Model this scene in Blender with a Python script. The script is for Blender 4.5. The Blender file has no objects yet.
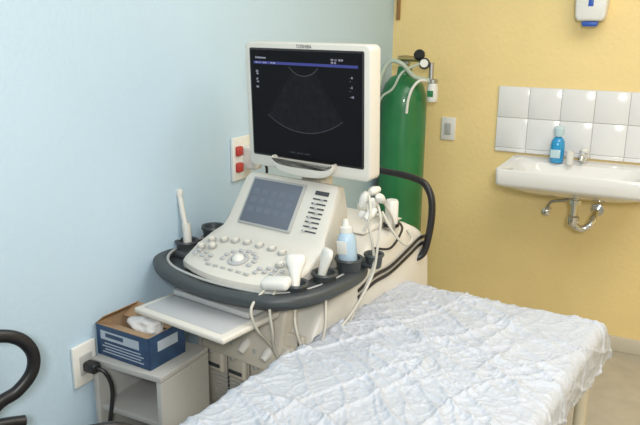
import bpy, bmesh, math, random
from mathutils import Vector, Matrix, noise
random.seed(7)
S=bpy.context.scene
COL=bpy.context.collection
try:
    S.view_settings.view_transform='Standard'
except Exception: pass

# ---------------- materials ----------------
def mat(name,col,rough=.5,metal=0,nscale=0,namt=0.0,bump=0.0,bscale=40,emit=None,estr=0,trans=0,coat=0,spec=.5):
    m=bpy.data.materials.new(name); m.use_nodes=True
    nt=m.node_tree; b=nt.nodes["Principled BSDF"]
    b.inputs["Base Color"].default_value=(*col,1)
    b.inputs["Roughness"].default_value=rough
    b.inputs["Metallic"].default_value=metal
    b.inputs["Specular IOR Level"].default_value=spec
    if trans: b.inputs["Transmission Weight"].default_value=trans
    if coat: b.inputs["Coat Weight"].default_value=coat
    if emit:
        b.inputs["Emission Color"].default_value=(*emit,1); b.inputs["Emission Strength"].default_value=estr
    tc=nt.nodes.new("ShaderNodeTexCoord")
    if namt:
        n=nt.nodes.new("ShaderNodeTexNoise"); n.inputs["Scale"].default_value=nscale; n.inputs["Detail"].default_value=4
        nt.links.new(tc.outputs["Object"],n.inputs["Vector"])
        r=nt.nodes.new("ShaderNodeValToRGB")
        r.color_ramp.elements[0].position=.3; r.color_ramp.elements[1].position=.7
        r.color_ramp.elements[0].color=(*[c*(1-namt) for c in col],1)
        r.color_ramp.elements[1].color=(*[min(1,c*(1+namt)) for c in col],1)
        nt.links.new(n.outputs["Fac"],r.inputs["Fac"]); nt.links.new(r.outputs["Color"],b.inputs["Base Color"])
    if bump:
        n2=nt.nodes.new("ShaderNodeTexNoise"); n2.inputs["Scale"].default_value=bscale; n2.inputs["Detail"].default_value=5
        nt.links.new(tc.outputs["Object"],n2.inputs["Vector"])
        bp=nt.nodes.new("ShaderNodeBump"); bp.inputs["Strength"].default_value=bump; bp.inputs["Distance"].default_value=.01
        nt.links.new(n2.outputs["Fac"],bp.inputs["Height"]); nt.links.new(bp.outputs["Normal"],b.inputs["Normal"])
    return m
M_BLUE=mat("paint_blue",(.50,.66,.785),.6,nscale=1.5,namt=.02,bump=.12,bscale=60,spec=.3)
M_YEL=mat("paint_yellow",(.85,.66,.30),.55,nscale=3,namt=.035,bump=.2,bscale=50)
M_CEIL=mat("ceiling_white",(.85,.85,.83),.8)
M_FLOOR=mat("floor_vinyl",(.46,.42,.34),.45,nscale=12,namt=.08)
M_WHITE=mat("machine_white",(.67,.645,.58),.38,nscale=20,namt=.01)
M_WHITE2=mat("machine_white_warm",(.60,.56,.47),.45)
M_GREYL=mat("grey_light",(.42,.43,.42),.45)
M_KEY=mat("key_grey",(.46,.47,.48),.4)
M_DARK=mat("handle_dark_grey",(.05,.058,.062),.42,bump=.1,bscale=300)
M_BLACK=mat("black_plastic",(.012,.012,.014),.4)
M_SCREEN=mat("screen_glass",(.004,.004,.005),.3,emit=(.02,.018,.025),estr=.10,spec=.12)
M_SECT=mat("screen_sector",(.006,.006,.008),.4,nscale=60,namt=.5,emit=(.02,.02,.026),estr=.25,spec=.1)
M_TOUCH=mat("touch_screen",(.11,.13,.16),.3,emit=(.13,.15,.20),estr=.2,spec=.3)
M_TOUCHI=mat("touch_icon_grey",(.12,.142,.175),.3,emit=(.135,.157,.21),estr=.2,spec=.3)
M_HEAD=mat("screen_header",(.02,.02,.10),.3,emit=(.04,.05,.28),estr=.5)
M_TXT=mat("screen_text",(.35,.35,.4),.4,emit=(.35,.38,.55),estr=.5)
M_TXTD=mat("print_dark",(.05,.05,.06),.5)
M_FAN=mat("screen_trace",(.04,.04,.05),.4,emit=(.10,.10,.13),estr=.18)
M_PROBE=mat("probe_white",(.72,.715,.67),.35)
M_PBLUE=mat("probe_pale_blue",(.42,.56,.68),.35)
M_CABLE=mat("cable_cream",(.56,.54,.47),.45)
M_GREEN=mat("tank_green",(.015,.175,.055),.34,nscale=6,namt=.12,coat=.3)
M_CHROME=mat("chrome",(.75,.75,.75),.16,metal=1)
M_BRASS=mat("brass",(.55,.42,.2),.3,metal=1)
M_STEEL=mat("steel_dull",(.45,.45,.45),.4,metal=1)
M_CER=mat("ceramic",(.78,.78,.76),.12,coat=.5)
M_TILE=mat("tile_white",(.78,.78,.78),.15,coat=.3)
M_GROUT=mat("grout",(.66,.64,.61),.8)
M_PLATE=mat("plate_white",(.74,.74,.70),.4)
M_RED=mat("socket_red",(.45,.04,.03),.4)
M_SHEET=mat("sheet_white",(.50,.53,.58),.5,nscale=9,namt=.04,bump=.3,bscale=130)
M_VINYL=mat("mattress_cream",(.62,.55,.38),.5)
M_BEIGE=mat("frame_beige",(.60,.54,.40),.4)
M_CARD=mat("cardboard",(.36,.24,.14),.8,nscale=30,namt=.1)
M_BOXB=mat("box_blue",(.02,.055,.125),.45,nscale=25,namt=.25)
M_BOXW=mat("box_print",(.40,.46,.53),.5)
M_PLAST=mat("plastic_bag",(.60,.60,.60),.3,bump=.6,bscale=50)
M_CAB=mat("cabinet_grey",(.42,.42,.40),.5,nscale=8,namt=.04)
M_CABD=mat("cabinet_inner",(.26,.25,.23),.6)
M_LIQ=mat("gel_blue",(.02,.30,.60),.15,coat=.5)
M_CLEAR=mat("clear_plastic",(.5,.66,.72),.15,coat=.5)
M_DISPB=mat("label_blue",(.03,.10,.45),.4)
M_TUBE=mat("hose_grey_green",(.42,.50,.42),.4)

# ---------------- helpers ----------------
def link(o,parent=None):
    COL.objects.link(o)
    if parent is not None: o.parent=parent
    return o
def empty(name,loc=(0,0,0),rz=0):
    e=bpy.data.objects.new(name,None); e.location=loc; e.rotation_euler=(0,0,math.radians(rz)); e.empty_display_size=.1
    return link(e)
def finish(bm,name,m,parent=None,loc=(0,0,0),rot=(0,0,0),smooth=True,ang=35,mats=None):
    bmesh.ops.recalc_face_normals(bm,faces=bm.faces)
    me=bpy.data.meshes.new(name); bm.to_mesh(me); bm.free()
    for x in (mats or [m]): me.materials.append(x)
    if smooth:
        me.polygons.foreach_set("use_smooth",[True]*len(me.polygons))
        me.set_sharp_from_angle(angle=math.radians(ang))
    o=bpy.data.objects.new(name,me); o.location=loc; o.rotation_euler=rot
    return link(o,parent)
def box(name,size,loc,m,parent=None,bev=.004,rot=(0,0,0),seg=2):
    bm=bmesh.new(); bmesh.ops.create_cube(bm,size=1)
    for v in bm.verts: v.co=Vector((v.co.x*size[0],v.co.y*size[1],v.co.z*size[2]))
    if bev>0: bmesh.ops.bevel(bm,geom=bm.edges[:],offset=min(bev,min(size)*.48),segments=seg,affect='EDGES',profile=.5)
    return finish(bm,name,m,parent,loc,rot,ang=50)
def lathe(name,prof,loc,m,parent=None,n=28,rot=(0,0,0)):
    bm=bmesh.new(); rings=[]
    for r,z in prof:
        if r<1e-5: rings.append([bm.verts.new((0,0,z))])
        else: rings.append([bm.verts.new((r*math.cos(2*math.pi*i/n),r*math.sin(2*math.pi*i/n),z)) for i in range(n)])
    for a,b in zip(rings,rings[1:]):
        for i in range(n):
            j=(i+1)%n
            if len(a)==1 and len(b)==1: continue
            if len(a)==1: bm.faces.new((a[0],b[i],b[j]))
            elif len(b)==1: bm.faces.new((a[i],a[j],b[0]))
            else: bm.faces.new((a[i],a[j],b[j],b[i]))
    return finish(bm,name,m,parent,loc,rot,ang=40)
def cyl(name,r,h,loc,m,parent=None,rot=(0,0,0),n=24,bev=.002):
    b=min(bev,r*.4,h*.4)
    return lathe(name,[(0,-h/2),(r-b,-h/2),(r,-h/2+b),(r,h/2-b),(r-b,h/2),(0,h/2)],loc,m,parent,n,rot)
def cr(pts,k=8,closed=False):
    P=[Vector(p) for p in pts]; out=[]; n=len(P)
    rng=range(n) if closed else range(n-1)
    for i in rng:
        if closed: a,b,c,d=P[(i-1)%n],P[i],P[(i+1)%n],P[(i+2)%n]
        else: a,b,c,d=P[max(i-1,0)],P[i],P[i+1],P[min(i+2,n-1)]
        for j in range(k):
            t=j/k
            out.append(.5*((2*b)+(c-a)*t+(2*a-5*b+4*c-d)*t*t+(3*b-a-3*c+d)*t**3))
    if not closed: out.append(P[-1])
    return out
def sweep(name,pts,m,parent=None,w=.01,h=None,k=8,closed=False,n=12,sq=1.0,up=Vector((0,0,1)),raw=False):
    """sweep an elliptical / squarish section (w across, h vertical radii)"""
    h=w if h is None else h
    P=[Vector(p) for p in pts] if raw else cr(pts,k,closed)
    bm=bmesh.new(); rings=[]; N=len(P); prev=None
    for i,p in enumerate(P):
        t=(P[(i+1)%N]-P[i-1]) if closed else (P[min(i+1,N-1)]-P[max(i-1,0)])
        t.normalize()
        if prev is None:
            s=t.cross(up)
            if s.length<.05: s=t.cross(Vector((1,0,0)))
        else:
            s=prev-t*prev.dot(t)
            s2=t.cross(up)
            if s2.length>.5:
                s2.normalize()
                if s2.dot(s)>0.2: s=s*.5+s2*.5
        s.normalize(); prev=s.copy(); q=s.cross(t).normalized()
        ring=[]
        for j in range(n):
            a=2*math.pi*j/n; ca,sa=math.cos(a),math.sin(a)
            x=math.copysign(abs(ca)**sq,ca); y=math.copysign(abs(sa)**sq,sa)
            ring.append(bm.verts.new(p+s*x*w+q*y*h))
        rings.append(ring)
    pairs=list(zip(rings,rings[1:]))
    if closed: pairs.append((rings[-1],rings[0]))
    for a,b in pairs:
        for j in range(n): bm.faces.new((a[j],a[(j+1)%n],b[(j+1)%n],b[j]))
    if not closed:
        bm.faces.new(rings[0]); bm.faces.new(rings[-1])
    return finish(bm,name,m,parent,ang=60)
def prism(name,poly,axis,lo,hi,m,parent=None,bev=.006,seg=2,loc=(0,0,0),rot=(0,0,0)):
    """extrude 2-D polygon. axis 'z': poly=(x,y); axis 'x': poly=(y,z)"""
    bm=bmesh.new()
    def mk(p,c): return (p[0],p[1],c) if axis=='z' else ((c,p[0],p[1]) if axis=='x' else (p[0],c,p[1]))
    a=[bm.verts.new(mk(p,lo)) for p in poly]; b=[bm.verts.new(mk(p,hi)) for p in poly]
    bm.faces.new(a); bm.faces.new(b)
    n=len(poly)
    for i in range(n): bm.faces.new((a[i],a[(i+1)%n],b[(i+1)%n],b[i]))
    bmesh.ops.recalc_face_normals(bm,faces=bm.faces)
    if bev>0:
        ed=[e for e in bm.edges if len(e.link_faces)==2 and e.calc_face_angle(0)>math.radians(25)]
        bmesh.ops.bevel(bm,geom=ed,offset=bev,segments=seg,affect='EDGES',profile=.5)
    return finish(bm,name,m,parent,loc,rot,ang=50)
def text(name,body,size,loc,m,parent,rot=(math.radians(90),0,0),align='CENTER'):
    c=bpy.data.curves.new(name,'FONT'); c.body=body; c.size=size; c.align_x=align; c.extrude=.0002
    c.materials.append(m)
    o=bpy.data.objects.new(name,c); o.location=loc; o.rotation_euler=rot
    return link(o,parent)

# ---------------- room ----------------
RX,RY,RZ=3.6,-4.6,2.8
def slab(name,size,loc,m): return box(name,size,loc,m,None,bev=0)
slab("wall_left",(.1,-RY+.2,RZ),(-.05,RY/2,RZ/2),M_BLUE)
slab("wall_back",(RX,.1,RZ),(RX/2,.05,RZ/2),M_YEL)
slab("wall_right",(.1,-RY+.2,RZ),(RX+.05,RY/2,RZ/2),M_YEL)
slab("wall_front",(RX,.1,RZ),(RX/2,RY-.05,RZ/2),M_BLUE)
slab("floor",(RX+.2,-RY+.2,.1),(RX/2,RY/2,-.05),M_FLOOR)
slab("ceiling",(RX+.2,-RY+.2,.1),(RX/2,RY/2,RZ+.05),M_CEIL)
M_BASEB=mat("baseboard",(.62,.56,.44),.5)
box("baseboard_back",(RX,.012,.08),(RX/2,-.006,.04),M_BASEB,None,.003)
box("baseboard_left",(.012,-RY,.08),(.006,RY/2,.04),M_BASEB,None,.003)
M_COND=mat("conduit_brown",(.30,.16,.06),.5)
box("trim_1",(.020,.014,1.18),(.028,-.007,1.64+.58),M_COND,None,.004)

# ---------------- ultrasound machine ----------------
U=empty("ultrasound_machine",(.30,-2.04,0),-9)
def D(a): return math.radians(a)
prof=[(-.015,.868,.185),(-.03,.878,.20),(-.026,.893,.205),(-.012,.902,.208),(.08,.928,.22),(.165,.952,.215),(.195,.972,.205),
      (.213,1.0,.195),(.290,1.118,.185),(.305,1.130,.18),(.33,1.126,.18),(.345,1.07,.18),(.36,.95,.19),(.36,.85,.2),(.1,.85,.2)]
bm=bmesh.new(); secs=[]
ss=[-1,-.985,-.94,-.8,-.6,-.4,-.2,0,.2,.4,.6,.8,.94,.985,1]
for s in ss:
    shr={1:.0,.985:.6,.94:.93}.get(abs(s),1.0)
    ring=[]
    for i,(v,z,w) in enumerate(prof):
        bulge=.05*s*s*max(0,1-max(v,0)/.18)
        k=.012*(1-shr)
        zz=z-(k if z>.86 else 0)
        ring.append(bm.verts.new((s*w+(.012 if v>.19 and z>.95 else 0),v+bulge+(k*.5 if v<.1 else 0),zz)))
    secs.append(ring)
n=len(prof)
for a,b in zip(secs,secs[1:]):
    for j in range(n): bm.faces.new((a[j],a[(j+1)%n],b[(j+1)%n],b[j]))
bm.faces.new(secs[0]); bm.faces.new(secs[-1])
finish(bm,"console_body",M_WHITE,U,ang=32)
A1=math.atan2(.052,.18); A2=math.atan2(.118,.077)
def P1(u,a,h=0):
    return (u,-.012+a*math.cos(A1)-h*math.sin(A1),.902+a*math.sin(A1)+h*math.cos(A1)), (A1,0,0)
def P2(u,a,h=0):
    return (u,.213+a*math.cos(A2)-h*math.sin(A2),1.0+a*math.sin(A2)+h*math.cos(A2)), (A2,0,0)
def on1(name,size,u,a,m,h=0,bev=.002):
    p,r=P1(u,a,h); return box(name,size,p,m,U,bev,r)
def on2(name,size,u,a,m,h=0,bev=.002):
    p,r=P2(u,a,h); return box(name,size,p,m,U,bev,r)
on2("touch_bezel",(.214,.162,.010),-.026,.062,M_GREYL,.001,.004)
on2("touch_screen",(.196,.146,.004),-.026,.062,M_TOUCH,.006,.001)
for r_ in range(3):
    for c_ in range(5):
        on2("touch_icon",(.026,.018,.0006),-.096+c_*.035,.034+r_*.030,M_TOUCHI,.0083,.0)
for i in range(8):
    on2("slider_slot",(.052,.0045,.002),.145,.000+i*.0150,M_DARK,.001,0)
    on2("slider_knob",(.009,.007,.009),.128+.030*((i*37%10)/10),.000+i*.0150,M_KEY,.004,.002)
on2("label_plate",(.05,.013,.002),.145,.125,M_TXTD,.001,0)
def knob(u,a,r=.011,h=.014,m=M_WHITE):
    p,rr=P1(u,a,h/2); cyl("dial",r,h,p,m,U,rr,20,.003)
    p,rr=P1(u,a,.0008); cyl("dial_ring",r+.004,.002,p,M_GREYL,U,rr,20,.0005)
for u,a in [(-.165,.135),(-.125,.15),(-.085,.158),(-.17,.09),(-.135,.105),(.105,.155),(.145,.145),(.17,.115),(.14,.10),(.06,.162),(-.04,.163),(.01,.163)]:
    knob(u,a)
p,rr=P1(.0,.075,.0); lathe("trackball",[(.021,0),(.021,.004),(.017,.012),(.009,.018),(0,.02)],p,M_PROBE,U,24,rr)
p,rr=P1(.0,.075,.001); lathe("trackball_ring",[(.022,0),(.032,0),(.032,.004),(.028,.006),(.022,.005)],p,M_KEY,U,28,rr)
for i in range(9):
    a=math.radians(-20+i*27.5); 
    on1("track_key",(.017,.012,.006),.0+.055*math.cos(a),.078+.045*math.sin(a),M_KEY,.002,.003)
for u in (-.16,-.13,-.10,.095,.12,.145,.17):
    for a in (.04,.06):
        on1("panel_key",(.016,.011,.005),u,a+.0 if abs(u)<.12 else a+.012,M_KEY,.002,.003)
for i in range(6):
    on1("front_key",(.02,.009,.004),-.075+i*.03,.022,M_GREYL,.001,.002)
# dark deck + wrap-around handle
loop=[(-.22,.37),(-.31,.36),(-.355,.29),(-.36,.18),(-.33,.07),(-.27,-.005),(-.17,-.05),(0,-.068),(.16,-.045),(.235,.0),(.272,.07),(.285,.17),(.28,.27),(.25,.34),(.2,.36)]
lp=[(p.x,p.y) for p in cr([(x*.96,y*.97+.005,0) for x,y in loop],6)]
prism("console_deck",lp,'z',.835,.862,M_DARK,U,.004)
sweep("console_handle",[(x,y,.868-.006*math.cos(x*8)) for x,y in loop],M_DARK,U,.024,.019,k=8,n=16,sq=.75)
sweep("handle_trim",[(x*.92,y*.9+.01,.885) for x,y in loop],M_GREYL,U,.005,.004,k=8,n=8)
def cup(name,u,v,z,r=.04,h=.06,m=M_DARK):
    lathe(name,[(r*.75,0),(r*.9,.004),(r,h*.8),(r+.006,h),(r+.004,h+.006),(r-.004,h+.004),(r-.008,h*.7),(r*.6,.01),(0,.008)],(u,v,z),m,U,28)
cup("probe_cup",-.295,.13,.862,.034,.045)
cup("probe_cup",-.275,.235,.875,.036,.06)
cup("probe_cup",-.235,.33,.895,.033,.07)
box("cup_bracket",(.10,.28,.03),(-.275,.22,.87),M_DARK,U,.012)
sweep("probe_wand",[(-.297,.135,.90),(-.30,.133,.95),(-.308,.13,1.0),(-.318,.128,1.06)],M_PROBE,U,.009)
sweep("probe_wand_grip",[(-.296,.135,.88),(-.297,.135,.93),(-.299,.134,.965)],M_PROBE,U,.015,.013)
lathe("probe_tip",[(0,0),(.009,.002),(.012,.012),(.011,.024),(0,.032)],(-.318,.128,1.052),M_PROBE,U,16)
box("holder_bracket",(.09,.27,.03),(.245,.17,.872),M_DARK,U,.012)
cup("probe_cup",.258,.265,.875,.038,.05)
cup("probe_cup",.248,.155,.868,.034,.04)
cup("probe_cup",.225,.05,.862,.032,.04)
cup("probe_cup",.305,.33,.89,.026,.04)
box("cup_bracket_rear",(.09,.05,.02),(.275,.33,.90),M_DARK,U,.008)
lathe("gel_squeeze_bottle",[(0,0),(.026,0),(.029,.008),(.029,.075),(.026,.090),(.018,.102),(0,.105)],(.255,.265,.905),M_PBLUE,U,24,(0,D(-5),0))
lathe("gel_squeeze_cap",[(0,0),(.019,0),(.020,.016),(.012,.020),(.008,.040),(0,.042)],(.247,.265,1.006),M_PROBE,U,20,(0,D(-5),0))
box("gel_label",(.034,.003,.04),(.250,.236,.965),M_PROBE,U,.001,(0,D(-5),0))
def shape_probe(name,c,rz,tilt,m):
    e=bpy.data.objects.new(name,None); e.location=c; e.rotation_euler=(tilt,0,rz); link(e,U)
    bm=bmesh.new(); rings=[]
    for (y,wx,wz) in [(-.055,.010,.010),(-.04,.013,.011),(-.01,.015,.013),(.015,.022,.014),(.03,.028,.014),(.045,.028,.012),(.052,.022,.009)]:
        rings.append([bm.verts.new((wx*math.cos(2*math.pi*j/16),y,wz*math.sin(2*math.pi*j/16))) for j in range(16)])
    for a,b in zip(rings,rings[1:]):
        for j in range(16): bm.faces.new((a[j],a[(j+1)%16],b[(j+1)%16],b[j]))
    bm.faces.new(rings[0]); bm.faces.new(rings[-1])
    finish(bm,name+"_shell",m,e,ang=70)
shape_probe("linear_probe",(.215,.06,.930),D(35),D(60),M_PROBE)
shape_probe("sector_probe",(.245,.155,.930),D(-30),D(75),M_PROBE)
box("probe_lens",(.085,.045,.030),(.195,.0,.912),M_PROBE,U,.012,(D(15),D(-8),D(12)),3)
cabs=[[(.285,.32,1.09),(.30,.30,1.04),(.315,.30,.98),(.315,.31,.90),(.30,.26,.80),(.27,.2,.68),(.22,.14,.60)],
 [(.30,.34,1.10),(.33,.32,1.05),(.335,.30,.97),(.33,.28,.88),(.31,.2,.78),(.27,.12,.70),(.24,.08,.66),(.22,.12,.55)],
 [(.225,.05,.90),(.225,.05,.86),(.245,.02,.80),(.252,.04,.72),(.25,.1,.6)],
 [(.195,.005,.90),(.205,-.04,.86),(.205,-.03,.78),(.19,.0,.70),(.20,.08,.58)],
 [(.17,.0,.90),(.17,-.075,.86),(.175,-.06,.79),(.17,-.0,.72),(.16,.07,.62)],
 [(.248,.155,.90),(.285,.11,.84),(.295,.09,.76),(.27,.08,.68),(.24,.1,.62)],
 [(.31,.36,1.06),(.345,.37,1.0),(.36,.42,.95),(.34,.50,.945),(.29,.56,.95)],
 [(.30,.38,1.09),(.30,.44,1.02),(.27,.50,.97),(.20,.56,.975),(.10,.6,.97)],
 [(.30,.30,1.12),(.325,.27,1.07),(.31,.26,1.02)]]
for c in cabs: sweep("probe_cable",c,M_CABLE,U,.0042,k=10,n=8)
sweep("deck_cable",[(.29,.36,.94),(.31,.42,.93),(.29,.52,.955),(.24,.60,.955),(.16,.66,.955)],M_BLACK,U,.004,k=10,n=8)
box("cable_hook",(.05,.05,.025),(.27,.34,1.075),M_WHITE2,U,.008)
for i,(u,v,z) in enumerate([(.27,.32,1.10),(.295,.33,1.085),(.315,.34,1.105),(.28,.36,1.12),(.30,.31,1.06),(.265,.33,1.06)]):
    lathe("cable_boot",[(0,-.024),(.010,-.024),(.014,0),(.013,.014),(.007,.024),(0,.024)],(u,v,z),M_PROBE,U,14,(D(30*i),D(20),0))
# keyboard tray
box("keyboard_tray",(.355,.235,.018),(-.008,-.07,.797),M_WHITE,U,.006)
box("keyboard_inset",(.31,.175,.004),(-.008,-.08,.8065),M_KEY,U,.002)
box("tray_runner",(.30,.30,.018),(-.008,.09,.82),M_GREYL,U,.004)
# column + body
prism("console_neck",[(.04,.60),(.10,.84),(.40,.84),(.46,.60)],'x',-.16,.16,M_WHITE2,U,.012)
bp=[(.10,.22),(.10,.70),(.16,.79),(.30,.83),(.38,.915),(.46,.945),(.66,.945),(.76,.90),(.82,.80),(.84,.6),(.84,.22)]
prism("main_body",bp,'x',-.25,.25,M_WHITE,U,.035,5)
prism("rear_deck_top",[(.44,.945),(.50,.965),(.64,.965),(.70,.945)],'x',-.20,.20,M_WHITE,U,.008,3)
for off in (0,.022):
    sweep("side_band",[(.252,.33,.80-off),(.255,.42,.825-off),(.256,.52,.83-off),(.256,.64,.86-off*1.1),(.255,.72,.88-off*1.1),(.252,.79,.87-off)],M_BLACK,U,.003,.007,k=8,n=8)
box("side_vent",(.004,.22,.16),(.251,.62,.45),M_GREYL,U,.001)
for i in range(7): box("vent_slot",(.004,.20,.008),(.2535,.62,.39+i*.02),M_DARK,U,0)
box("port_panel",(.40,.02,.34),(.02,.098,.55),M_WHITE2,U,.006)
for i in range(4):
    u=-.125+i*.095
    box("port_block",(.075,.03,.17),(u,.082,.60),M_WHITE2,U,.010,(0,0,0),3)
    box("port_latch",(.02,.02,.07),(u,.06,.62),M_GREYL,U,.006)
    box("port_slot",(.055,.006,.012),(u,.066,.54),M_DARK,U,.002)
    box("port_gap",(.006,.006,.30),(u+.047,.087,.57),M_DARK,U,0)
for i in range(8): box("front_vent_slot",(.32,.006,.004),(.02,.087,.41+i*.014),M_GREYL,U,0)
for i,u in enumerate((.03,.12,.18)):
    lathe("cable_plug",[(0,-.03),(.012,-.03),(.016,0),(.010,.02),(.006,.04),(0,.04)],(u,.05,.66),M_PROBE,U,14,(D(-60),0,0))
prism("base_plate",[(-.27,-.02),(-.2,-.06),(.2,-.06),(.27,-.02),(.27,.86),(.2,.9),(-.2,.9),(-.27,.86)],'z',.13,.225,M_GREYL,U,.02,3)
for u in (-.22,.22):
    for v in (.03,.80):
        cyl("caster_wheel",.065,.035,(u,v,.065),M_DARK,U,(0,D(90),0),28,.008)
        box("caster_fork",(.055,.07,.06),(u,v,.115),M_GREYL,U,.012)
sweep("rear_handle",[(-.275,.74,.80),(-.28,.75,.95),(-.265,.755,1.04),(-.2,.76,1.080),(0,.76,1.090),(.2,.76,1.080),(.265,.755,1.04),(.28,.75,.95),(.265,.74,.83),(.24,.72,.80)],M_BLACK,U,.012,.012,k=8,n=14,sq=.8,up=Vector((0,1,0)))
lathe("gel_bottle",[(0,0),(.021,0),(.022,.01),(.022,.088),(.018,.095),(0,.095)],(.228,.56,.950),M_PROBE,U,22)
cyl("gel_bottle_base",.027,.012,(.228,.56,.96),M_BLACK,U)
box("monitor_arm",(.09,.10,.10),(.03,.345,1.05),M_GREYL,U,.02)
box("monitor_pivot",(.10,.06,.22),(.06,.37,1.20),M_WHITE2,U,.02)
# monitor
MN=bpy.data.objects.new("monitor",None); MN.location=(.076,.295,1.354); MN.rotation_euler=(D(2.5),0,0); link(MN,U)
W,H=.460,.388
def rrect(w,h,r,k=5,cx=0,cz=0):
    o=[]
    for sx,sz,a0 in ((1,1,0),(-1,1,90),(-1,-1,180),(1,-1,270)):
        for i in range(k+1):
            a=math.radians(a0+90*i/k); o.append((cx+sx*(w/2-r)+r*math.cos(a),cz+sz*(h/2-r)+r*math.sin(a)))
    return o
prism("monitor_shell",rrect(W,H,.018),'y',-.012,.045,M_WHITE,MN,.004)
prism("monitor_back",rrect(W-.07,H-.07,.03),'y',.043,.085,M_WHITE2,MN,.012,3)
prism("screen_bezel",rrect(.422,.335,.006,cz=.010),'y',-.0145,-.010,M_BLACK,MN,.001,1)
prism("screen_panel",rrect(.410,.323,.002,cz=.010),'y',-.016,-.014,M_SCREEN,MN,0)
sc=lambda n,x,z,w,h,m:box(n,(w,.0006,h),(x,-.0165,z),m,MN,0)
sc("screen_header",.0,.134,.385,.008,M_HEAD)
X90=(D(90),0,0)
text("screen_title","0:Abdomen",.009,(-.185,-.0170,.146),M_TXT,MN,X90,'LEFT')
text("screen_clock","MI 1.2  10:24\nFR 45",.008,(.10,-.0170,.148),M_TXT,MN,X90,'LEFT')
text("screen_info","PRF  5.0     TIS 0.6         AP 98%",.006,(-.185,-.0173,.132),M_TXT,MN,X90,'LEFT')
text("screen_params","2D\n 90\n\nCF\n 4.2\n\nDR",.008,(-.185,-.0170,.105),M_TXT,MN,X90,'LEFT')
text("screen_scale","- 0\n-\n\n- 5\n-\n\n- 10",.009,(.165,-.0170,.10),M_TXT,MN,X90,'LEFT')
text("screen_footer","PATIENT   MEASURE   REPORT",.006,(-.06,-.0170,-.137),M_FAN,MN,X90,'LEFT')
def arc(cx,cz,r,a0,a1,m,wd=.0012):
    sweep("scan_trace",[(cx+r*math.sin(math.radians(a)),-.0168,cz-r*math.cos(math.radians(a))) for a in [a0+(a1-a0)*i/20 for i in range(21)]],m,MN,wd,.0004,k=1,n=6,up=Vector((0,1,0)),raw=True)
arc(0,.17,.07,-50,50,M_FAN,.0010); arc(0,.17,.24,-36,36,M_FAN,.0008)
sp=[(.07*math.sin(D(a)),.17-.07*math.cos(D(a))) for a in range(-36,37,6)]+[(.24*math.sin(D(a)),.17-.24*math.cos(D(a))) for a in range(36,-37,-6)]
prism("scan_sector",sp,'y',-.0163,-.0161,M_SECT,MN,0)
text("monitor_badge","TOSHIBA",.014,(0,-.0125,.1805),M_TXTD,MN,X90)
hp=cr([(-.115,0,-.150),(-.10,0,-.163),(-.06,0,-.170),(.06,0,-.170),(.10,0,-.163),(.115,0,-.150),(.112,0,-.175),(.08,0,-.196),(0,0,-.203),(-.08,0,-.196),(-.112,0,-.175)],4,True)
prism("monitor_lip_handle",[(p.x,p.z) for p in hp],'y',-.038,-.010,M_WHITE,MN,.005,3)

# ---------------- exam bed ----------------
B=empty("examination_bed",(.968,-1.475,0),-6.5)
BW,BL,BH=.655,1.80,.735
box("mattress",(BW-.02,BL-.02,.09),(0,-BL/2,BH-.062),M_VINYL,B,.03,seg=4)
box("bed_frame",(BW-.05,BL-.06,.04),(0,-BL/2,BH-.13),M_BEIGE,B,.008)
for sx in (-1,1):
    for yy in (-.10,-BL+.12):
        sweep("leg",[(sx*(BW/2-.012),yy,BH-.12),(sx*(BW/2-.012),yy,.3),(sx*(BW/2-.012),yy,.02)],M_BEIGE,B,.018,k=2,n=14)
        cyl("foot_cap",.022,.03,(sx*(BW/2-.012),yy,.015),M_BLACK,B)
    sweep("side_rail",[(sx*(BW/2-.012),-.10,.18),(sx*(BW/2-.012),-BL+.12,.18)],M_BEIGE,B,.012,k=2)
for yy in (-.10,-BL+.12):
    sweep("cross_rail",[(-(BW/2-.012),yy,.18),((BW/2-.012),yy,.18)],M_BEIGE,B,.012,k=2)
def fold(s,half,r):
    a=abs(s); f=half-r
    if a<=f: return s,0.0
    t=(a-f)/r
    if t<math.pi/2: return math.copysign(f+r*math.sin(t),s), r*(1-math.cos(t))
    return math.copysign(half,s), r+(a-f-r*math.pi/2)
def ridge(p,e): return (1-min(1,abs(noise.noise(p))*2.2))**e
NX,NY=280,640
hang=.10; half=BW/2+.012; r=.03
sx0=half+hang
bm=bmesh.new(); vv=[]
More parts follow.
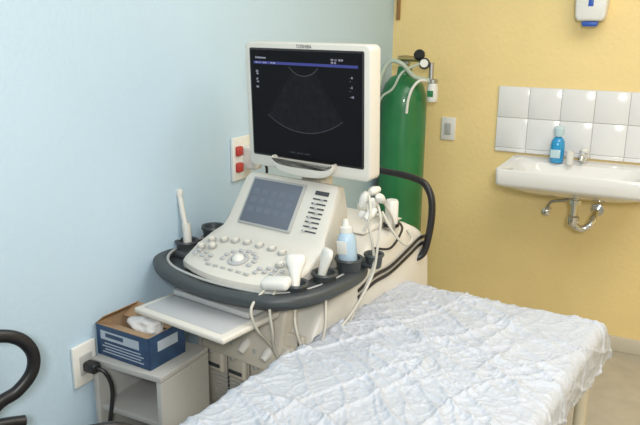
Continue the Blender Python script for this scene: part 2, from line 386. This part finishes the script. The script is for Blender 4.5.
for j in range(NY+1):
    row=[]
    b=-BL-.01+(BL+.02+hang)*j/NY
    for i in range(NX+1):
        a=-sx0+2*sx0*i/NX
        x,dx=fold(a,half,r)
        yb=b+BL/2; y2,dy=fold(yb,BL/2+.012,r) if yb>0 else (yb,0)
        y=y2-BL/2
        p=Vector((a,b,0))
        wv=noise.noise_vector(p*1.8+Vector((3,1,7)))
        q=Vector((a+wv.x*.12,b+wv.y*.12,0))
        # long thin creases, strongly stretched
        d1=Vector((q.x*1.3+q.y*4.0,(q.y*.5-q.x*1.1),1.7))
        d2=Vector((q.x*5.0-q.y*1.6,(q.y*.9+q.x*.5),8.1))
        d3=Vector((q.x*4.0+q.y*6.5,(q.y*.9-q.x*1.1),4.4))
        patch=.55+.45*min(1,max(0,noise.noise(p*3+Vector((5,5,2)))*1.8+.5))
        hgt=.009*noise.noise(q*2.4+Vector((11,0,0)))
        hgt+=.009*ridge(d1*1.8,9)
        hgt+=.009*ridge(d2*1.8,9)
        hgt+=.006*ridge(d3*2.4,7)
        hgt+=patch*.0045*ridge(Vector((q.x*11+q.y*15,q.y*5-q.x*6,3)),6)
        hgt+=patch*.0038*ridge(Vector((q.x*22-q.y*9,q.y*14,9)),5)
        hgt+=patch*.0024*ridge(Vector((q.x*40+q.y*20,q.y*42-q.x*12,5)),3)
        top=max(0,1-max(dx,dy)/.05)
        drop=max(dx,dy) if min(dx,dy)<.02 else max(dx,dy)+.15*min(dx,dy)
        z=BH+.006-drop+hgt*(.3+.7*top)
        out_=(.006+.010*noise.noise(Vector((b*9,a*3,5)))+.006*noise.noise(Vector((b*24,a*6,5))))*min(1,dx/.06)
        outy=(.008+.014*noise.noise(Vector((a*10,2,b*3))))*min(1,dy/.06)
        x+=math.copysign(max(out_,-.002)+hgt*.6*(1-top),a) if dx>0 else 0
        y+=(max(outy,-.002)+hgt*.6*(1-top)) if dy>0 else 0
        if dx>.03: z+=.03*noise.noise(Vector((b*4,0,a)))*min(1,(dx-.03)/.1)
        row.append(bm.verts.new((x,y,z)))
    vv.append(row)
for j in range(NY):
    for i in range(NX): bm.faces.new((vv[j][i],vv[j][i+1],vv[j+1][i+1],vv[j+1][i]))
finish(bm,"disposable_sheet",M_SHEET,B,ang=180)

# ---------------- sink ----------------
K=empty("wall_sink",(1.035,0,-.008))
bm=bmesh.new()
def ringz(poly,z): return [bm.verts.new((x,y,z)) for x,y in poly]
def sup(w,d,cy,rr=.05,k=6): return rrect(w,d,rr,k,0,cy)
rings=[ringz(sup(.36,.24,-.18,.05),.845),ringz(sup(.50,.34,-.19,.05),.865),ringz(sup(.60,.39,-.20,.03),.885),ringz(sup(.668,.42,-.215,.022),.898),ringz(sup(.675,.426,-.217,.02),.91),ringz(sup(.68,.43,-.219,.02),.968),ringz(sup(.672,.422,-.219,.018),.976),
       ringz(sup(.64,.39,-.219,.02),.972),ringz(sup(.57,.28,-.25,.08),.966),ringz(sup(.53,.25,-.25,.08),.94),ringz(sup(.42,.20,-.25,.08),.885),ringz(sup(.2,.1,-.25,.04),.878)]
for a,b in zip(rings,rings[1:]):
    for j in range(len(a)): bm.faces.new((a[j],a[(j+1)%len(a)],b[(j+1)%len(a)],b[j]))
bm.faces.new(rings[0]); bm.faces.new(rings[-1])
finish(bm,"basin",M_CER,K,ang=50)
lathe("drain_ring",[(0,0),(.022,0),(.024,.003),(.02,.004),(0,.002)],(0,-.25,.879),M_CHROME,K)
cyl("tap_body",.017,.05,(.0,-.05,.995),M_CHROME,K)
sweep("tap_spout",[(0,-.05,1.01),(0,-.09,1.025),(0,-.14,1.02),(0,-.155,1.0)],M_CHROME,K,.009)
lathe("tap_knob",[(0,0),(.02,.002),(.023,.012),(.015,.022),(0,.024)],(0,-.05,1.02),M_PROBE,K)
cyl("drain_pipe",.017,.16,(.0,-.22,.79),M_CHROME,K)
lathe("trap_nut",[(.017,0),(.027,.002),(.027,.022),(.017,.025)],(0,-.22,.80),M_CHROME,K,8)
sweep("trap_bend",[(0,-.22,.74),(.0,-.22,.72),(.02,-.22,.69),(.05,-.21,.685),(.08,-.2,.71),(.085,-.18,.73),(.085,-.12,.735),(.085,-.01,.735)],M_CHROME,K,.016,k=6,n=14)
lathe("trap_cup",[(0,-.012),(.02,-.01),(.027,.0),(.027,.035),(.018,.04)],(0,-.22,.705),M_CHROME,K,20)
cyl("wall_flange",.032,.01,(.085,-.006,.735),M_CHROME,K,(D(90),0,0))
cyl("stop_valve",.016,.06,(-.15,-.035,.71),M_PROBE,K,(D(90),0,0))
lathe("valve_handle",[(0,0),(.018,0),(.02,.008),(.012,.014),(0,.015)],(-.15,-.065,.71),M_CHROME,K,16,(D(90),0,0))
sweep("supply_hose",[(-.15,-.04,.72),(-.13,-.05,.76),(-.06,-.06,.78),(-.01,-.06,.81),(0,-.05,.87)],M_STEEL,K,.007)
# tiles
T=empty("tile_splashback",(0,0,0))
box("grout_bed",(.93,.006,.325),(.59+.465,-.003,1.148),M_GROUT,T,0)
for r_ in range(3):
    for c_ in range(6):
        w=.1525
        z=1.31-.078-r_*.155; h=.1525
        if r_==2: h=.02; z=1.31-.31-.011
        box("tile",(w,.008,h),(.59+.078+c_*.155,-.008,z),M_TILE,T,.0015)
# soap bottle
SB=empty("soap_bottle",(.915,-.10,.964))
lathe("bottle_body",[(0,0),(.030,0),(.034,.01),(.034,.08),(.031,.105),(.022,.12),(.012,.125),(.012,.135),(0,.135)],(0,0,0),M_LIQ,SB,24)
lathe("bottle_cap",[(0,.125),(.020,.127),(.026,.145),(.026,.165),(.014,.178),(0,.18)],(0,0,0),M_CLEAR,SB,20)
box("bottle_label",(.045,.004,.04),(-.003,-.034,.045),M_CLEAR,SB,.001)
CP=empty("white_cup",(.98,-.13,.964)); 
lathe("cup_shell",[(0,0),(.016,0),(.020,.065),(.018,.065),(.014,.005),(0,.005)],(0,0,0),M_PROBE,CP,20)
# dispenser
DS=empty("soap_dispenser",(1.0,0,1.60))
prism("dispenser_shell",[(-.055,.03),(-.066,.05),(-.07,.12),(-.07,.26),(-.05,.285),(.05,.285),(.07,.26),(.07,.12),(.066,.05),(.055,.03)],'y',-.11,0,M_PLATE,DS,.012,3)
prism("dispenser_lever",[(-.03,.005),(-.038,.028),(.038,.028),(.03,.005)],'y',-.10,-.03,M_DISPB,DS,.006)
box("dispenser_nozzle",(.05,.05,.03),(0,-.06,.018),M_PLATE,DS,.006)
box("dispenser_label",(.022,.003,.05),(.0,-.111,.12),M_DISPB,DS,.001)
# light switch
LS=empty("light_switch",(.335,0,1.073))
box("switch_plate",(.078,.010,.122),(0,-.005,0),M_PLATE,LS,.004)
box("switch_rocker",(.034,.008,.062),(0,-.012,0),M_GREYL,LS,.002,(D(3),0,0))

# ---------------- oxygen cylinder ----------------
O=empty("oxygen_cylinder",(.145,-.19,0))
lathe("tank_shell",[(0,.01),(.10,.01),(.118,.03),(.12,.06),(.12,1.20),(.115,1.26),(.098,1.31),(.07,1.345),(.04,1.36),(.035,1.40),(0,1.40)],(0,0,0),M_GREEN,O,40)
cyl("valve_neck",.02,.05,(0,0,1.42),M_BRASS,O)
cyl("valve_stem",.014,.12,(.03,-.02,1.44),M_BRASS,O,(0,D(90),0))
box("valve_block",(.05,.04,.05),(.0,0,1.43),M_STEEL,O,.008)
lathe("valve_handwheel",[(0,-.012),(.026,-.012),(.030,0),(.026,.012),(0,.012)],(.085,-.03,1.46),M_BLACK,O,10,(D(60),0,0))
cyl("gauge",.028,.022,(.12,-.05,1.42),M_BLACK,O,(D(80),0,D(15)))
cyl("gauge_face",.020,.003,(.122,-.062,1.422),M_PLATE,O,(D(80),0,D(15)))
cyl("flow_meter",.012,.09,(.155,-.04,1.38),M_STEEL,O)
lathe("humidifier_bottle",[(0,0),(.024,0),(.027,.01),(.027,.07),(.022,.085),(.02,.10),(0,.10)],(.165,-.04,1.235),M_PLATE,O,22)
box("humidifier_label",(.03,.003,.03),(.163,-.067,1.275),M_GREEN,O,.001)
cyl("humidifier_cap",.024,.02,(.165,-.04,1.335),M_STEEL,O)
sweep("oxygen_hose",[(.15,-.06,1.34),(.09,-.11,1.36),(.04,-.15,1.42),(-.02,-.16,1.43),(-.06,-.17,1.36),(-.08,-.17,1.24),(-.09,-.17,1.1)],M_TUBE,O,.011,k=8)
sweep("oxygen_hose",[(.10,-.06,1.42),(.04,-.14,1.38),(-.0,-.16,1.30),(-.05,-.17,1.26),(-.08,-.16,1.2)],M_TUBE,O,.006,k=8)
sweep("oxygen_hose",[(.165,-.04,1.33),(.12,-.1,1.34),(.09,-.13,1.30),(.075,-.14,1.24),(.07,-.14,1.18)],M_PROBE,O,.007,k=8)

# ---------------- wall sockets ----------------
E=empty("wall_socket",(0,-2.32,.665))
box("socket_plate",(.012,.085,.125),(.006,0,0),M_PLATE,E,.004)
box("socket_insert",(.006,.045,.06),(.013,0,0),M_GREYL,E,.002)
box("power_plug",(.045,.032,.03),(.034,.0,-.005),M_BLACK,E,.008,seg=3)
sweep("power_cord",[(.05,.0,-.005),(.075,.01,-.02),(.085,.02,-.08),(.08,.0,-.2),(.07,-.03,-.4),(.06,-.04,-.62)],M_BLACK,E,.006,k=8,n=10)
E2=empty("wall_power_outlet",(0,-1.50,1.125))
box("outlet_plate",(.014,.12,.16),(.007,0,0),M_PLATE,E2,.004)
box("red_socket",(.02,.035,.035),(.018,-.03,.03),M_RED,E2,.006)
box("red_socket",(.02,.035,.035),(.018,-.03,-.03),M_RED,E2,.006)
box("adapter_plug",(.06,.045,.085),(.04,.025,.0),M_PROBE,E2,.010)
box("adapter_face",(.004,.02,.03),(.071,.025,.0),M_BLACK,E2,.001)
sweep("plug_cord",[(.07,.03,-.01),(.09,.04,-.03),(.085,.05,-.1),(.08,.06,-.3)],M_BLACK,E2,.005)

# ---------------- cabinet + box ----------------
C=empty("side_cabinet",(0.0,0,0))
x0,x1,yf,yb,zt=.015,.265,-2.30,-2.085,.665
box("cabinet_top",(x1-x0,yb-yf,.018),((x0+x1)/2,(yf+yb)/2,zt),M_CAB,C,.002)
box("cabinet_side",(.018,yb-yf,zt-.02),(x1-.009,(yf+yb)/2,(zt)/2),M_CAB,C,.002)
box("cabinet_side_inner",(.018,yb-yf,zt-.02),(x0+.009,(yf+yb)/2,(zt)/2),M_CAB,C,.002)
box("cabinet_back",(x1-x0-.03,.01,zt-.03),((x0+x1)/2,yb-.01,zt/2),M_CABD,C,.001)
for z in (.04,.30,.52): box("cabinet_shelf",(x1-x0-.03,yb-yf-.015,.016),((x0+x1)/2,(yf+yb)/2,z),M_CAB,C,.001)
X=empty("cardboard_box",(.117,-2.205,.675),-4)
bw,bd,bh=.205,.14,.095
for nm,sz,lc in (("box_bottom",(bw,bd,.003),(0,0,.002)),("box_front",(bw,.003,bh),(0,-bd/2,bh/2)),("box_rear",(bw,.003,bh),(0,bd/2,bh/2)),("box_side",(.003,bd,bh),(-bw/2,0,bh/2)),("box_side",(.003,bd,bh),(bw/2,0,bh/2))):
    box(nm,sz,lc,M_BOXB,X,0)
box("box_liner_rear",(bw-.006,.002,bh-.002),(0,bd/2-.003,bh/2+.002),M_CARD,X,0)
box("box_liner_side",(.002,bd-.006,bh-.002),(-bw/2+.003,0,bh/2+.002),M_CARD,X,0)
box("box_liner_side",(.002,bd-.006,bh-.002),(bw/2-.003,0,bh/2+.002),M_CARD,X,0)
box("flap_left",(.05,bd,.002),(-bw/2+.012,0,bh+.010),M_CARD,X,0,(0,D(-40),0))
box("flap_rear",(bw*.9,.06,.002),(0,bd/2-.02,bh+.004),M_CARD,X,0,(D(25),0,0))
box("flap_front",(bw*.95,.06,.002),(0,-bd/2+.026,bh-.010),M_CARD,X,0,(D(-20),0,0))
box("print_panel",(.15,.001,.026),(-.01,-bd/2-.002,.065),M_BOXW,X,0)
box("print_block",(.07,.001,.012),(-.03,-bd/2-.0028,.067),M_BOXB,X,0)
for i in range(4): box("print_line",(.16-.02*(i%2),.001,.003),(.0,-bd/2-.002,.014+i*.009),M_BOXW,X,0)
box("print_side",(.001,.08,.03),(bw/2+.002,0,.06),M_BOXW,X,0)
bm=bmesh.new(); bmesh.ops.create_icosphere(bm,subdivisions=4,radius=.05)
for v in bm.verts:
    k=1+.35*noise.noise(v.co*30); v.co=Vector((v.co.x*1.3*k,v.co.y*.75*k,v.co.z*.5*k))
finish(bm,"crumpled_bag",M_PLAST,X,(.015,.018,.082),ang=180)

# ---------------- office chair ----------------
H_=empty("office_chair",(.30,-2.83,0),-20)
def arm(sx):
    x=sx*.262
    sweep("armrest_loop",[(x,-.12,.875),(x,.02,.905),(x,.10,.900),(x,.150,.876),(x,.175,.832),(x,.168,.785),(x,.13,.748),(x,.08,.728),(x*.95,.0,.66),(x*.85,-.04,.56),(x*.75,-.04,.46)],M_BLACK,H_,.016,.013,k=8,n=14,up=Vector((1,0,0)))
    sweep("armrest_strut",[(x,.14,.665),(x,.06,.68),(x,-.02,.66),(x*.9,-.06,.56),(x*.75,-.06,.46)],M_BLACK,H_,.014,k=6,up=Vector((1,0,0)))
arm(-1); arm(1)
prism("seat_cushion",rrect(.46,.44,.09,6),'z',.42,.50,M_BLACK,H_,.03,4)
sweep("backrest_post",[(0,-.15,.44),(0,-.27,.46),(0,-.29,.6),(0,-.27,.8)],M_BLACK,H_,.02)
prism("backrest",rrect(.42,.42,.1,6,0,.80),'y',-.27,-.22,M_BLACK,H_,.02,3)
cyl("gas_column",.025,.32,(0,0,.27),M_STEEL,H_)
for i in range(5):
    a=D(72*i+10)
    sweep("base_spoke",[(0,0,.12),(.14*math.cos(a),.14*math.sin(a),.10),(.25*math.cos(a),.25*math.sin(a),.075)],M_BLACK,H_,.018,k=3)
    cyl("caster",.025,.04,(.25*math.cos(a),.25*math.sin(a),.026),M_BLACK,H_,(D(90),0,a))

# ---------------- lights ----------------
def area(name,loc,size,power,col=(1,.98,.95),tgt=None,sy=None):
    l=bpy.data.lights.new(name,'AREA'); l.energy=power; l.color=col; l.size=size
    if sy: l.shape='RECTANGLE'; l.size_y=sy
    o=bpy.data.objects.new(name,l); o.location=loc
    if tgt: o.rotation_euler=(Vector(tgt)-Vector(loc)).to_track_quat('-Z','Y').to_euler()
    return link(o)
area("ceiling_light",(1.9,-1.8,2.76),1.8,45,(1,.985,.97))
area("bounced_flash",(1.75,-4.2,2.0),.3,42,(1,.985,.97),(.8,-.9,1.2))
w=bpy.data.worlds.new("World"); S.world=w; w.use_nodes=True
w.node_tree.nodes["Background"].inputs[0].default_value=(.8,.85,.9,1); w.node_tree.nodes["Background"].inputs[1].default_value=.4

# ---------------- camera ----------------
cd=bpy.data.cameras.new("camera"); cd.sensor_width=36; cd.lens=700/640*36; cd.clip_start=.02
co=bpy.data.objects.new("camera",cd); link(co)
Rm=Matrix.Rotation(D(27),3,'Z')@Matrix.Rotation(D(75),3,'X')@Matrix.Rotation(D(.6),3,'Z')
co.matrix_world=Matrix.Translation((1.42,-3.63,1.6))@Rm.to_4x4()
S.camera=co
